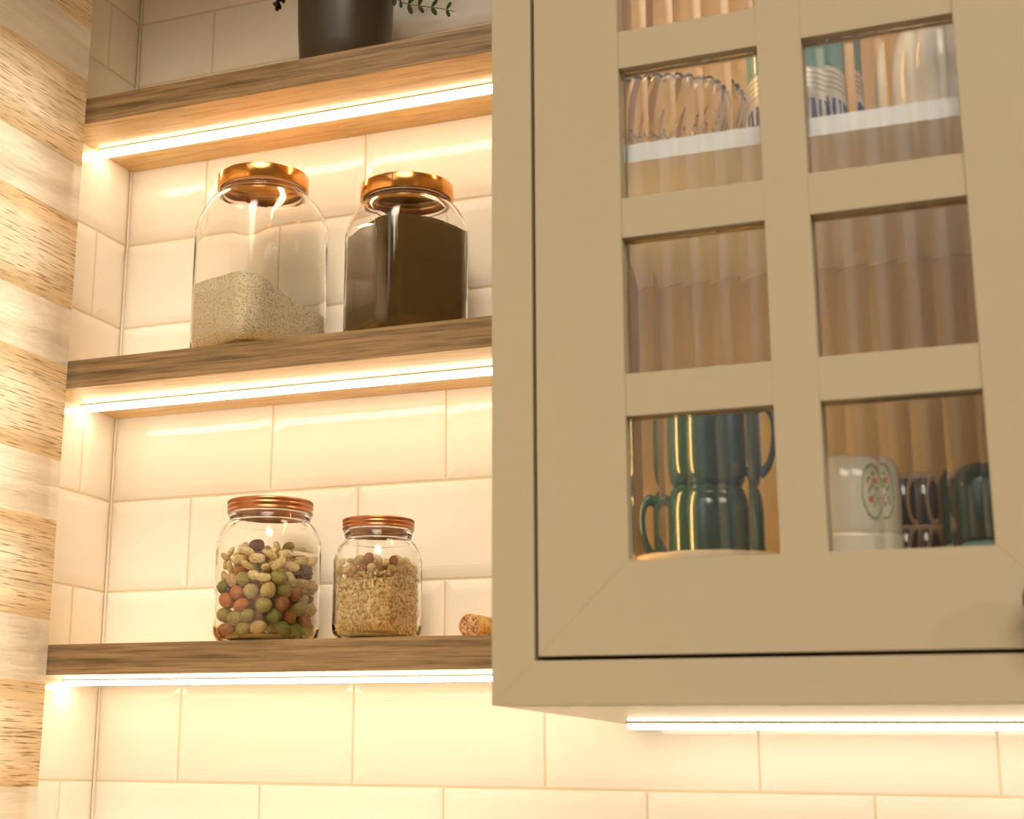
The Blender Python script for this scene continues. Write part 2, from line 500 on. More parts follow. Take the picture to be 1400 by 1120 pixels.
# under-cabinet strip
mb = MB(); mb.box(XC + .0165, CX1 - .01, -.070, -.050, ZC - .0018, ZC - .0001); ch = cpart(mb, 'led_channel', ALU)
mb = MB(); mb.box(XC + .0175, CX1 - .012, -.0688, -.0512, ZC - .0065, ZC - .0019)
d = mb.build('led_diffuser', LED_CAB, ch); d['label'] = 'glowing white light strip under the cabinet'
# unseen strips added behind the left stile to warm the interior
mb = MB(); mb.box(XC + .021, XC + .033, -.3400, -.3350, .18, .36)
FILL_IN = mat('added_inside_glow', (1, 1, 1), emis=(1.0, .62, .20), estr=36)
d = cpart(mb, 'added_fill_strip', FILL_IN); d['label'] = 'unseen warm fill strip added inside the cabinet'
mb = MB(); mb.box(XC + .021, XC + .033, -.3400, -.3350, .60, .90); cpart(mb, 'added_fill_strip', FILL_IN)

# ------------------------------------------------------------------ rounded-square loops for the jars
def rsq(a, rc, z, na=8, ns=8):
    rc = min(rc, a - 1e-5) if rc < a else a - 1e-5
    c = a - rc; P = []
    for q in range(4):
        th0 = q * PI / 2
        ct, st = math.cos(th0), math.sin(th0)
        # straight side: from (a,-c) to (a,c) rotated
        for k in range(ns):
            x, y = a, -c + 2 * c * k / ns
            P.append((x * ct - y * st, x * st + y * ct, z, 'S', k / ns))
        for k in range(na):
            t = PI / 2 * k / na
            x, y = c + rc * math.cos(t), c + rc * math.sin(t)
            P.append((x * ct - y * st, x * st + y * ct, z, 'A', k / na))
    return P
def loop3(P): return [(p[0], p[1], p[2]) for p in P]

def jar(cx, cy, z0, rz, s, rc, zsh, znk, rn, ztop, lid_h, lid_r, kind, label, group=None, ribs=None):
    """s body width, zsh shoulder start, znk neck start, rn neck radius, ztop lid top (all heights above base)"""
    root = empty('storage_jar', (cx, cy, z0), rz)
    tag(root, label, 'jar', group)
    a = s / 2; T = .0017
    prof = []      # (half, corner radius, z)
    prof += [(a - .016, rc * .75, .0), (a - .009, rc * .85, .0006), (a - .0035, rc * .95, .0042), (a - .0008, rc, .0095), (a, rc, .016)]
    if ribs:
        z = ribs[0] - .004
        prof.append((a, rc, z))
        k = 0
        for q in range(6):
            zc = ribs[0] + (ribs[1] - ribs[0]) * q / 5
            prof += [(a, rc, zc - .0018), (a + .0010, rc, zc - .0004, 1), (a + .0010, rc, zc + .0004, 1), (a, rc, zc + .0018)]
    else:
        for q in range(1, 5): prof.append((a, rc, .016 + (zsh - .016) * q / 5))
    prof.append((a, rc, zsh))
    K = 9
    for q in range(1, K + 1):
        t = q / K * PI / 2
        h = zsh + (znk - zsh) * math.sin(t) ** .9
        ww = 1 - math.cos(t)
        half = a + (rn - a) * ww
        rcc = rc + (half - rc) * min(1, q / K * 1.15)
        prof.append((half, min(rcc, half), h))
    nk = rn
    zl = ztop - lid_h
    prof += [(nk, nk, znk + .001), (nk + .0016, nk + .0016, zl - .0028), (nk + .0018, nk + .0018, zl - .0016), (nk + .0002, nk + .0002, zl - .0003), (nk - .0008, nk - .0008, zl + .001), (nk - .0008, nk - .0008, ztop - .0035), (nk - .0016, nk - .0016, ztop - .0026)]
    inner = [(nk - .0035, nk - .0035, ztop - .0026), (nk - T - .001, nk - T - .001, ztop - .0045), (nk - T, nk - T, znk + .0005)]
    for q in range(K, 0, -1):
        t = q / K * PI / 2
        h = zsh + (znk - zsh) * math.sin(t) ** .9 - T * .8 * math.sin(t)
        ww = 1 - math.cos(t)
        half = a + (rn - a) * ww - T
        rcc = (rc + ((half + T) - rc) * min(1, q / K * 1.15)) - T
        inner.append((half, min(max(rcc, .004), half), h))
    ir = rc - T * .6
    inner += [(a - T, ir, zsh - .002), (a - T, ir, zsh * .5), (a - T, ir, .020), (a - T - .002, ir, .0105), (a - T - .007, ir * .9, .0066), (a - T - .014, ir * .8, .0056)]
    L = []
    for p in prof + inner:
        lp = rsq(p[0], p[1], p[2])
        if len(p) > 3:   # rib only on the flat sides
            base = rsq(p[0] - .0010, p[1], p[2])
            out_ = []
            for A_, B_ in zip(lp, base):
                ix = len(out_)
                use = A_[3] == 'S' and .05 < A_[4]
                if 48 <= ix < 56: use = use and (A_[4] > .9)      # the emblem face stays plain
                if ix < 8: use = A_[4] > .3
                out_.append(A_ if use else B_)
            lp = out_
        L.append(loop3(lp))
    mb = MB(); mb.loops(L, True, True, True, 0, True)
    g = mb.build('glass_body', GLASS, root)
    # lid
    mb = MB(); zl0 = zl
    if kind == 'smooth':
        R = lid_r
        pr_ = [(R - .003, zl0 + .0002), (R - .0004, zl0 + .0001), (R, zl0 + .0006), (R, ztop - .0012), (R - .0004, ztop - .0004), (R - .0014, ztop), (R * .5, ztop + .0001), (.0005, ztop + .0001)]
        mb.lathe(pr_, 96)
        mb.lathe([(R - .003, zl0 + .0002), (R - .0012, zl0 + .002), (R - .0012, ztop - .0014), (.0005, ztop - .0012)], 96)
        # pressed side seam
        th = math.radians(-84) - rz
        mb.box(R * math.cos(th) - .0003, R * math.cos(th) + .0003, R * math.sin(th) - .0003, R * math.sin(th) + .0001, zl0 + .001, ztop - .002)
        mb.build('lid', COPPER, root)
    else:
        R = lid_r; n = 180; L = []
        H = ztop - zl0
        pr_ = [(R - .002, .0), (R - .0002, .0), (R, .0004), (R, H * .16), (R - .0009, H * .22), (R - .0009, H * .34), (R, H * .42), (R + .0001, H * .55), (R - .0007, H * .62), (R - .0006, H * .70)]
        for r_, zz in pr_: L.append([(r_ * math.cos(2 * PI * j / n), r_ * math.sin(2 * PI * j / n), zl0 + zz) for j in range(n)])
        for r_, zz, am in ((R - .0002, H * .74, .0004), (R - .0003, H * .90, .0004), (R - .0010, H * .98, .0003)):
            L.append([((r_ + am * (1 if j % 2 else -1)) * math.cos(2 * PI * j / n), (r_ + am * (1 if j % 2 else -1)) * math.sin(2 * PI * j / n), zl0 + zz) for j in range(n)])
        for r_, zz in ((R - .0020, H), (R - .005, H - .0001), (R - .0056, H - .001), (.0005, H - .001)):
            L.append([(r_ * math.cos(2 * PI * j / n), r_ * math.sin(2 * PI * j / n), zl0 + zz) for j in range(n)])
        mb.loops(L)
        L = [[(r_ * math.cos(2 * PI * j / n), r_ * math.sin(2 * PI * j / n), zl0 + zz) for j in range(n)] for r_, zz in ((R - .002, 0), (R - .0016, .0012), (R - .0022, H - .0022), (.0005, H - .0022))]
        mb.loops(L)
        mb.build('screw_lid', COPPER2, root)
    return root, g
J = {}
J[1] = jar(.2231, -.0745, SHZ[1] + .0002, math.radians(-25), .1155, .022, .146, .183, .0450, .2060, .0160, .0496, 'smooth',
           'tall square glass jar with copper lid, partly filled with pale grain', 'large copper-lidded jars on the middle shelf')
J[2] = jar(.3945, -.0745, SHZ[1] + .0002, math.radians(-36), .1050, .022, .119, .151, .0440, .1708, .0160, .0485, 'smooth',
           'square glass jar with copper lid, full of dark brown powder', 'large copper-lidded jars on the middle shelf')
J[3] = jar(.2465, -.0750, SHZ[2] + .0002, math.radians(-13), .0870, .019, .103, .1245, .0410, .1462, .0128, .0440, 'screw',
           'larger ribbed jar with copper screw lid, full of mixed nuts', 'copper screw-lid jars on the lowest shelf', ribs=(.0521, .0918))
J[4] = jar(.3691, -.0750, SHZ[2] + .0002, math.radians(-17), .0728, .018, .080, .1005, .0328, .1212, .0103, .0357, 'screw',
           'smaller ribbed jar with copper screw lid, full of chopped seeds', 'copper screw-lid jars on the lowest shelf', ribs=(.0337, .0678))

# embossed dotted oval on the left visible face (-Y local) and right of the rear face
def emblem(rootj, a, zc, rw, rh):
    mb = MB()
    for ring, n in ((1.0, 36),):
        for k in range(n):
            t = 2 * PI * k / n
            mb.ell((rw * ring * math.cos(t), -a - .0004, zc + rh * ring * math.sin(t)), .0008, .00035, .0008, nu=8, nv=4)
    o = mb.build('embossed_emblem', GLASS, rootj)
emblem(J[3][0], .0435, .072, .021, .024)
emblem(J[4][0], .0364, .052, .018, .022)

# ------------------------------------------------------------------ jar contents
def mnoise(name, stops, scale, detail=2, rough=.9, bstr=.5, bdist=.001, scale2=None, stops2=None):
    m = mat(name, rough=rough, spec=.2)
    v = coords(m, (1, 1, 1)); n = noise_tex(m, v, scale, detail, .6)
    c = ramp(m, n, stops)
    if scale2:
        n2 = noise_tex(m, v, scale2, 3, .6)
        c = mixc(m, 1.0, c, ramp(m, n2, stops2), 'MULTIPLY')
    tobase(m, c); bump(m, n, bstr, bdist)
    return m
GRAIN = mnoise('pale_grain', [(.34, (.58, .41, .22)), (.48, (.90, .77, .56)), (.66, (.96, .90, .76))], 560, 2, .9, .9, .0012)
POWDER = mnoise('brown_powder', [(.3, (.080, .040, .0030)), (.7, (.135, .072, .009))], 1500, 3, .95, .4, .0005, 60, [(.3, (.75, .75, .75)), (.7, (1, 1, 1))])
def fill(name, m, cx, cy, z0, rz, s, rc, hfun, grains=None, label='', cat='', extra=None):
    a = s / 2 - .0017 - .0003; r_ = rc - .002
    mb = MB(); L = []
    for half, rr, z in ((a - .0160, r_ * .75, .0066), (a - .0085, r_ * .9, .0074), (a - .0026, r_, .0115), (a - .0003, r_, .0205)):
        L.append(loop3(rsq(half, rr, z, 10, 14)))
    top = rsq(a, r_, 0, 10, 14)
    hs = [hfun(p[0], p[1]) for p in top]
    for f in (.25, .5, .75, 1.0):
        L.append([(p[0], p[1], .0205 + (max(h, .022) - .0205) * f) for p, h in zip(top, hs)])
    for k in range(1, 26):
        sc = 1 - k / 26
        L.append([(p[0] * sc, p[1] * sc, max(hfun(p[0] * sc, p[1] * sc), .022)) for p in top])
    L.append([(p[0] * .002, p[1] * .002, max(hfun(0, 0), .022)) for p in top])
    mb.loops(L, True, True, True, 0, True)
    if extra: extra(mb, a, r_)
    o = mb.build(name, m if isinstance(m, list) else [m]); o.location = (cx, cy, z0); o.rotation_euler = (0, 0, rz)
    tag(o, label, cat, kind='stuff')
    return o
def h1(x, y):
    # heaped towards the near corner, falling away along the right-hand face
    ks = [(-.06, .0775), (-.040, .0745), (-.017, .0635), (.008, .0525), (.06, .0450)]
    q = ks[-1][1]
    for (ya, ha), (yb, hb) in zip(ks[:-1], ks[1:]):
        if y <= yb:
            t = max(0, (y - ya) / (yb - ya)); q = ha + (hb - ha) * t; break
    q += .0065 * (.056 - x) / .112
    n_ = noise.noise(Vector((x * 60, y * 60, 1.3))) * .0014 + noise.noise(Vector((x * 300, y * 300, 4.3))) * .0007
    return q + n_
fill('pale_grain', GRAIN, .2231, -.0745, SHZ[1] + .0002, math.radians(-25), .1155, .022, h1, label='pale beige grain heaped inside the tall jar', cat='grain')
def h2(x, y):
    return .1225 + .010 * math.cos(min(1.0, math.hypot(x, y) / .062) * PI / 2) + noise.noise(Vector((x * 50, y * 50, 2))) * .0022 + noise.noise(Vector((x * 300, y * 300, 2))) * .0008
# content stays under the shoulder curve
fill('brown_powder', POWDER, .3945, -.0745, SHZ[1] + .0002, math.radians(-36), .1050, .022, lambda x, y: min(h2(x, y) - max(0, (max(abs(x), abs(y)) - .036)) * .55, .128),
     label='dark brown powder filling the second large jar', cat='powder')

# --- packed nuts: drop spheres one by one into the jar
def pack(a, rc, z_floor, specs, seed):
    rnd = random.Random(seed); placed = []
    def inside(x, y, r):
        lim = a - r
        if abs(x) > lim or abs(y) > lim: return False
        c = a - rc
        dx, dy = abs(x) - c, abs(y) - c
        if dx > 0 and dy > 0 and math.hypot(dx, dy) > rc - r: return False
        return True
    for kind, r in specs:
        best = None
        for _ in range(90):
            if rnd.random() < .65:   # favour the glass
                x = rnd.choice((-1, 1)) * (a - r); y = rnd.uniform(-a, a)
                if rnd.random() < .5: x, y = y, x
            else: x, y = rnd.uniform(-a, a), rnd.uniform(-a, a)
            if not inside(x, y, r * .99): continue
            z = z_floor + r
            for (px, py, pz, pr_, _k) in placed:
                d2 = (px - x) ** 2 + (py - y) ** 2; R = (pr_ + r) * .97
                if d2 < R * R: z = max(z, pz + math.sqrt(R * R - d2))
            if best is None or z < best[2]: best = (x, y, z, r, kind)
        if best: placed.append(best)
    return placed
def nutmat(name, c, rough=.42):
    m = mat(name, c, rough=rough, spec=.4)
    v = coords(m, (1, 1, 1)); n = noise_tex(m, v, 420, 3)
    tobase(m, ramp(m, n, [(.32, tuple(x * .74 for x in c)), (.5, c), (.74, tuple(min(1, x * 1.18) for x in c))]))
    bump(m, n, .3, .0006)
    return m
NUTM = {'olive': nutmat('olive_coating', (.40, .34, .09)), 'green': nutmat('dark_green_coating', (.20, .22, .055)), 'orange': nutmat('orange_coating', (.62, .20, .055)),
        'tan': nutmat('tan_coating', (.62, .44, .18)), 'rust': nutmat('rust_coating', (.40, .15, .05)), 'cream': nutmat('peeled_peanut', (.88, .68, .34), .5), 'brown': nutmat('dark_nut_skin', (.12, .03, .015)),
        'gold': nutmat('golden_cashew', (.66, .45, .17), .5)}
LOWWORD = {'olive': 'olive green coated nut among the mixed nuts in the larger screw-lid jar', 'green': 'dark green coated nut among the mixed nuts in the larger screw-lid jar',
           'orange': 'orange coated nut among the mixed nuts in the larger screw-lid jar', 'tan': 'tan coated nut among the mixed nuts in the larger screw-lid jar',
           'rust': 'rust brown coated nut among the mixed nuts in the larger screw-lid jar', 'cream': 'pale peeled peanut in the top layer of the larger screw-lid jar',
           'brown': 'dark red-brown skinned nut lying among pale peanuts in the larger jar'}
def nut_mesh(kind, r, var):
    mb = MB()
    rnd = random.Random(hash((kind, var)) if False else var * 17 + len(kind))
    if kind == 'cream':      # peeled peanut half or whole: oblong with a cleft
        nu, nv = 14, 9
        vs = []; fs = []
        hl = r * 1.30; w_ = r * .82
        for i in range(nv + 1):
            ph = PI * i / nv
            for j in range(nu):
                th = 2 * PI * j / nu
                x = w_ * math.sin(ph) * math.cos(th); y = w_ * (.62 if var % 2 else .85) * math.sin(ph) * math.sin(th)
                cleft = 1 - .22 * math.exp(-(math.cos(th)) ** 2 / .05) * (1 if math.sin(th) > 0 else 0)
                z = hl * math.cos(ph)
                vs.append((x * (1 + .10 * math.cos(2 * ph)), y * cleft, z))
        for i in range(nv):
            for j in range(nu):
                k = (j + 1) % nu
                fs.append((i * nu + j, i * nu + k, (i + 1) * nu + k, (i + 1) * nu + j))
        mb.add(vs, fs, 0, True)
    else:
        e = [1.18, 1.05, 1.3, 1.1][var % 4]
        nu, nv = 14, 9
        base = len(mb.v)
        mb.ell((0, 0, 0), r * .97, r * .93, r * e, nu=nu, nv=nv)
        for i in range(base, len(mb.v)):
            v = Vector(mb.v[i]); n_ = noise.noise(v * (1.1 / r) + Vector((var * 3.1, 0, 0)))
            mb.v[i] = tuple(v * (1 + .07 * n_))
    return mb
def rand_rot(rnd): return (rnd.uniform(0, 2 * PI), rnd.uniform(0, 2 * PI), rnd.uniform(0, 2 * PI))
def place_nuts(placed, jx, jy, jz, jr, name_fn, label_fn, cat, group, keep):
    protos = {}
    rnd = random.Random(5)
    Mz = Matrix.Translation((jx, jy, jz)) @ Matrix.Rotation(jr, 4, 'Z')
    cnt = 0
    for (x, y, z, r, kind) in placed:
        if not keep(x, y, z, r, kind): continue
        key = (kind, rnd.randrange(4))
        nm = name_fn(kind)
        if key not in protos:
            o = nut_mesh(kind, .0066, key[1]).build(nm, NUTM[kind]); protos[key] = o
        else:
            o = protos[key].copy(); COL.objects.link(o)
        o.name = nm
        sc = r / .0066
        o.scale = (sc, sc, sc)
        o.location = (Mz @ Vector((x, y, z)))[:]
        o.rotation_euler = rand_rot(rnd)
        tag(o, label_fn(kind), cat, group)
        cnt += 1
    return cnt
rn3 = random.Random(21)
a3 = .0870 / 2 - .0017 - .0003
specs = []
for i in range(225):
    if i < 100:
        k = rn3.choice(['olive', 'olive', 'tan', 'tan', 'orange', 'orange', 'rust', 'green', 'tan', 'olive'])
        specs.append((k, rn3.uniform(.0068, .0083)))
    else:
        k = rn3.choice(['cream'] * 14 + ['brown', 'orange', 'olive'])
        specs.append((k, rn3.uniform(.0058, .0070)))
pl3 = pack(a3, .0165, .0064, specs, 3)
pl3 = [p for p in pl3 if p[2] < .1005 and not (p[2] > .092 and max(abs(p[0]), abs(p[1])) > .030)]
def keep3(x, y, z, r, kind):
    return (x > a3 - r * 2.9) or (y < -a3 + r * 2.9) or z > .080 or True
n3 = place_nuts(pl3, .2465, -.0750, SHZ[2] + .0002, math.radians(-13), lambda k: 'peanut' if k == 'cream' else ('skinned_nut' if k == 'brown' else 'coated_nut'),
           lambda k: LOWWORD[k], 'nut', 'mixed nuts in the larger screw-lid jar', keep3)

# jar 4: chopped kernels (uncountable) with whole nuts on top
KERN = mnoise('chopped_kernel', [(.35, (.40, .24, .09)), (.5, (.78, .56, .25)), (.68, (.93, .78, .46))], 260, 2, .7, .3, .0005)
def kern(mb, a, r_):
    rnd = random.Random(9)
    z = .0105
    while z < .0655:
        A_ = a + .0026
        for k in range(78):
            inw = rnd.uniform(.0013, .0036); lp = rsq(A_ - inw, r_ + .001, z + rnd.uniform(-.0008, .0008), 6, 9)
            p = lp[int(rnd.random() * len(lp))]
            if not (p[0] > -.012 and p[1] < .012 or rnd.random() < .3): continue
            Mx = Matrix.Rotation(rnd.uniform(0, 6.3), 3, 'X') @ Matrix.Rotation(rnd.uniform(0, 6.3), 3, 'Z') @ Matrix.Rotation(rnd.uniform(0, 6.3), 3, 'Y')
            ins = .018 * max(0, .016 - z) / .0055 * .2
            mb.ell((p[0] * (1 - ins * 3), p[1] * (1 - ins * 3), p[2] + rnd.uniform(-.001, .001)), rnd.uniform(.0009, .0014), rnd.uniform(.0008, .0012), rnd.uniform(.0014, .0024), Mx, 6, 4, 0, False)
        z += .0021
    for _ in range(420):
        x, y = rnd.uniform(-a + .002, a - .002), rnd.uniform(-a + .002, a - .002)
        if math.hypot(max(0, abs(x) - (a - r_)), max(0, abs(y) - (a - r_))) > r_ - .002: continue
        Mx = Matrix.Rotation(rnd.uniform(0, 6.3), 3, 'X') @ Matrix.Rotation(rnd.uniform(0, 6.3), 3, 'Z')
        mb.ell((x, y, .0655 + rnd.uniform(-.001, .002)), .0012, .001, .002, Mx, 6, 4, 0, False)
fill('chopped_kernels', KERN, .3691, -.0750, SHZ[2] + .0002, math.radians(-17), .0728 - .0052, .018, lambda x, y: .063 + .004 * (y / .03), label='pale chopped seeds filling the smaller screw-lid jar', cat='seeds', extra=kern)
rn4 = random.Random(33)
pl4 = pack(.0728 / 2 - .0020, .0150, .0650, [(rn4.choice(['gold', 'gold', 'cream', 'cream', 'tan', 'rust']), rn4.uniform(.0038, .0058)) for _ in range(74)], 8)
pl4 = [p for p in pl4 if p[2] < .0885 and not (p[2] > .080 and max(abs(p[0]), abs(p[1])) > .025)]
W4 = {'gold': 'golden nut resting on the chopped seeds in the smaller screw-lid jar', 'cream': 'pale peanut resting on the chopped seeds in the smaller screw-lid jar',
      'tan': 'tan nut resting on the chopped seeds in the smaller screw-lid jar', 'rust': 'rust brown nut resting on the chopped seeds in the smaller jar'}
a4 = .0344
place_nuts(pl4, .3691, -.0750, SHZ[2] + .0002, math.radians(-17), lambda k: 'peanut' if k == 'cream' else 'whole_nut', lambda k: W4[k], 'nut', 'whole nuts on top of the chopped seeds',
           lambda x, y, z, r, k: (x > a4 - r * 3.2) or (y < -a4 + r * 3.2))

# ------------------------------------------------------------------ wine cork
CORK = mnoise('agglomerated_cork', [(.36, (.16, .065, .03)), (.5, (.52, .30, .15)), (.68, (.74, .52, .30))], 420, 3, .9, .5, .0008)
CORKS = mnoise('cork_side', [(.36, (.50, .27, .07)), (.5, (.74, .47, .15)), (.68, (.82, .58, .24))], 140, 3, .7, .2, .0005)
root = empty('wine_cork', (.4825, -.088, SHZ[2] + .0119), math.radians(-6))
tag(root, 'wine cork lying on the lowest shelf beside the cabinet', 'cork')
mb = MB(); R = .0115
Lp = [[(r * math.cos(2 * PI * j / 32), y, r * math.sin(2 * PI * j / 32)) for j in range(32)] for r, y in ((R - .0008, -.0220), (R, -.0212), (R, .0212), (R - .0008, .022))]
mb.loops(Lp, True, False, True); mb.build('cork_side', CORKS, root)
mb = MB(); mb.loops([[(r * math.cos(2 * PI * j / 32), y, r * math.sin(2 * PI * j / 32)) for j in range(32)] for r, y in ((R - .0008, -.0220), (.004, -.0223), (.0002, -.0223))], True, False, True)
o = mb.build('cork_end', CORK, root); o['label'] = 'speckled brown cork end'

# ------------------------------------------------------------------ plant pot on the top shelf
POT = mat('dark_green_grey_glaze', (.045, .036, .022), rough=.34, spec=.5)
root = empty('potted_plant', (.3195, -.078, SHZ[0] + .0001))
tag(root, 'dark grey pot of lavender and leafy sprigs on the top shelf', 'plant')
mb = MB()
mb.lathe([(.040, 0), (.0445, .0006), (.0468, .004), (.0495, .030), (.0515, .060), (.0525, .090), (.0528, .116), (.0520, .1185), (.0490, .1185), (.0480, .114), (.0470, .095), (.0005, .095)], 72, cap0=True)
mb.build('pot', POT, root)
SOIL = mnoise('potting_soil', [(.3, (.02, .012, .008)), (.7, (.07, .045, .03))], 300)
mb = MB(); mb.lathe([(.0465, .0955), (.040, .100), (.0005, .103)], 40); mb.build('soil', SOIL, root)
STEM = mat('stem_brown', (.10, .05, .025), rough=.7)
LEAF = mat('dark_green_leaf', (.026, .058, .012), rough=.85)
LAV = mat('lavender_purple', (.045, .018, .035), rough=.8)
def bez(p0, p1, p2, p3, n=16):
    out = []
    for k in range(n + 1):
        t = k / n
        out.append(Vector(p0) * (1 - t) ** 3 + Vector(p1) * 3 * t * (1 - t) ** 2 + Vector(p2) * 3 * t * t * (1 - t) + Vector(p3) * t ** 3)
    return out
def leafy(pts, name, i0, ln=.012):
    s = MB(); s.tube(pts, [.0008 - .0004 * k / len(pts) for k in range(len(pts))], 6)
    st = s.build(name, STEM, root)
    l = MB(); rnd = random.Random(i0)
    for k in range(2, len(pts), 2 if ln > .013 else 1):
        t = (pts[k] - pts[k - 1]).normalized()
        for sgn in (1, -1):
            ax = Vector((rnd.uniform(-.25, .25), -.35 + rnd.uniform(-.3, .3), sgn)).normalized()
            d = (t * .75 + ax).normalized()
            L_ = ln * rnd.uniform(.8, 1.1) * (1 - .3 * k / len(pts))
            c = pts[k] + d * L_ * .5
            z = d; x = z.cross(Vector((0, 1, .3))).normalized(); y = z.cross(x)
            M3 = Matrix((x, y, z)).transposed()
            l.ell(c, L_ * .19, L_ * .05, L_ * .46, M3, 8, 6)
    lf = l.build('leaves', LEAF, st)
leafy(bez((.02, -.004, .10), (.035, -.004, .150), (.0575, -.004, .140), (.0575, -.004, .104), 7)[:-1] + bez((.0575, -.004, .104), (.0560, -.004, .070), (.085, -.004, .076), (.130, -.003, .0560), 14), 'leafy_sprig', 1, .017)
leafy(bez((.0, .01, .10), (.03, .02, .16), (.075, .03, .15), (.085, .01, .130), 12), 'leafy_sprig', 2)
leafy(bez((.0, .0, .10), (-.01, .02, .16), (-.02, .02, .18), (-.03, .01, .20), 12), 'leafy_sprig', 3)
for i, (a, b, c, d) in enumerate((((-.01, -.01, .10), (-.04, -.03, .17), (-.055, -.03, .14), (-.082, -.008, .1005)), ((0, 0, .1), (-.02, 0, .15), (-.04, .0, .19), (-.045, .0, .2)), ((.01, 0, .1), (.01, 0, .15), (.02, .0, .19), (.02, .0, .2)))):
    pts = bez(a, b, c, d, 14)
    s = MB(); s.tube(pts, .0009, 6); st = s.build('lavender_stalk', STEM, root)
    f = MB(); rnd = random.Random(i)
    for k in range(6, 15):
        for q in range(11):
            th = rnd.uniform(0, 6.28); rq = rnd.uniform(.002, .0062)
            p = pts[k] + Vector((rnd.uniform(-.003, .003), rq * math.cos(th), rq * math.sin(th)))
            f.ell(p, .0021, .0021, .0033, Matrix.Rotation(th, 3, 'X'), 6, 4)
    f.build('lavender_flower', LAV, st)

# ------------------------------------------------------------------ crockery in the cabinet
def handle(mb, cx, cy, ang, r0, zlo, zhi, out, rad, n=18, mi=0, flat=1.0, lowin=0.0):
    """ear handle in the vertical plane at angle ang"""
    d = Vector((math.cos(ang), math.sin(ang), 0)); c = Vector((cx, cy, 0))
    P = [(r0 - .002, zhi), (r0 + out * .45, zhi + .001), (r0 + out * .88, zhi - (zhi - zlo) * .12), (r0 + out, zhi - (zhi - zlo) * .36), (r0 + out * .86, zhi - (zhi - zlo) * .64), (r0 + out * .5, zhi - (zhi - zlo) * .87), (r0 - .002 - lowin, zlo)]
    pts = []
    for i in range(len(P) - 1):
        p0, p1, p2, p3 = P[max(i - 1, 0)], P[i], P[i + 1], P[min(i + 2, len(P) - 1)]
        for k in range(4):
            t = k / 4
            q = [.5 * (2 * p1[e] + (p2[e] - p0[e]) * t + (2 * p0[e] - 5 * p1[e] + 4 * p2[e] - p3[e]) * t * t + (3 * p1[e] - p0[e] - 3 * p2[e] + p3[e]) * t ** 3) for e in (0, 1)]
            pts.append(c + d * q[0] + Vector((0, 0, q[1])))
    pts.append(c + d * P[-1][0] + Vector((0, 0, P[-1][1])))
    mb.tube(pts, rad, 10, mi, flat)
GREEN = mat('dark_teal_glaze', (.012, .060, .050), rough=.12, coat=.6)
AQUA = mat('aqua_glaze', (.20, .42, .36), rough=.12, coat=.5)
BEIGE = mat('beige_stoneware', (.72, .58, .38), rough=.35)
def mug(name, loc, rz, prof, hz, m, label, cat, group=None, out=.026, hrad=.0052):
    root = empty(name, loc, rz); tag(root, label, cat, group)
    mb = MB(); mb.lathe(prof, 56); mb.build('cup_body', m, root)
    if hz:
        r_at = lambda z: max(r for r, zz in prof if abs(zz - z) == min(abs(q[1] - z) for q in prof))
        mb = MB(); handle(mb, 0, 0, 0, r_at((hz[0] + hz[1]) / 2), hz[0], hz[1], out, hrad); mb.build('handle', m, root)
    return root
def cupprof(r, h, t=.003, foot=.8, bulge=0.0, round_top=False):
    pts = [(.0005, .002), (r * foot - .004, .002), (r * foot, 0), (r * foot + .001, .001), (r * (foot + .12), .004), (r * .985, .012), (r * (1 + bulge), h * .4), (r * (1 + bulge * .6), h * .7), (r, h - .002), (r - .0005, h), (r - t + .0005, h), (r - t, h - .002), (r - t, .016), (r - t - .006, .007), (.0005, .006)]
    return pts
FLOOR = ZC + .0194
# beige dish under the mugs
root = empty('stoneware_dish', (.745, -.262, FLOOR)); tag(root, 'beige round stoneware dish holding up the green mugs', 'dish')
mb = MB(); mb.lathe([(.0005, .003), (.050, .003), (.053, 0), (.057, .002), (.065, .030), (.0685, .080), (.0700, .0895), (.0700, .0935), (.0688, .0950), (.0665, .0945), (.065, .0905), (.0630, .0890), (.0005, .0890)], 80); mb.build('dish_body', BEIGE, root)
DZ = FLOOR + .0892
hm = DZ
rg = .0395
def mugpr(r, h, inv=False):
    # straight mug with a rounded base shoulder and a recessed foot
    P = [(.0005, .0015), (r * .70, .0015), (r * .74, 0), (r * .78, .0005), (r * .88, .0035), (r * .965, .010), (r, .020), (r * 1.0, h * .6), (r * .985, h - .003), (r * .975, h), (r * .975 - .003, h), (r - .0045, h - .003), (r - .0045, .014), (r * .7, .006), (.0005, .006)]
    if inv: P = [(a, h - b) for a, b in P]
    return P
# lower mug upside-down, handle to the left; upper mug upright, handle to the right
va = math.radians(-67)       # direction towards the camera
mug('green_mug', (.7435, -.250, DZ), va - math.radians(83), mugpr(.0400, .0660, True), (.008, .054), GREEN, 'dark green mug standing upside down, bottom of the pair, handle to the left', 'mug', 'green mugs behind the lower left pane', .019, .0046)
mug('green_mug', (.7445, -.250, DZ + .0662), va + math.radians(74), mugpr(.0385, .0790), (.010, .064), GREEN, 'dark green mug stacked on top, handle to the right', 'mug', 'green mugs behind the lower left pane', .022, .0046)
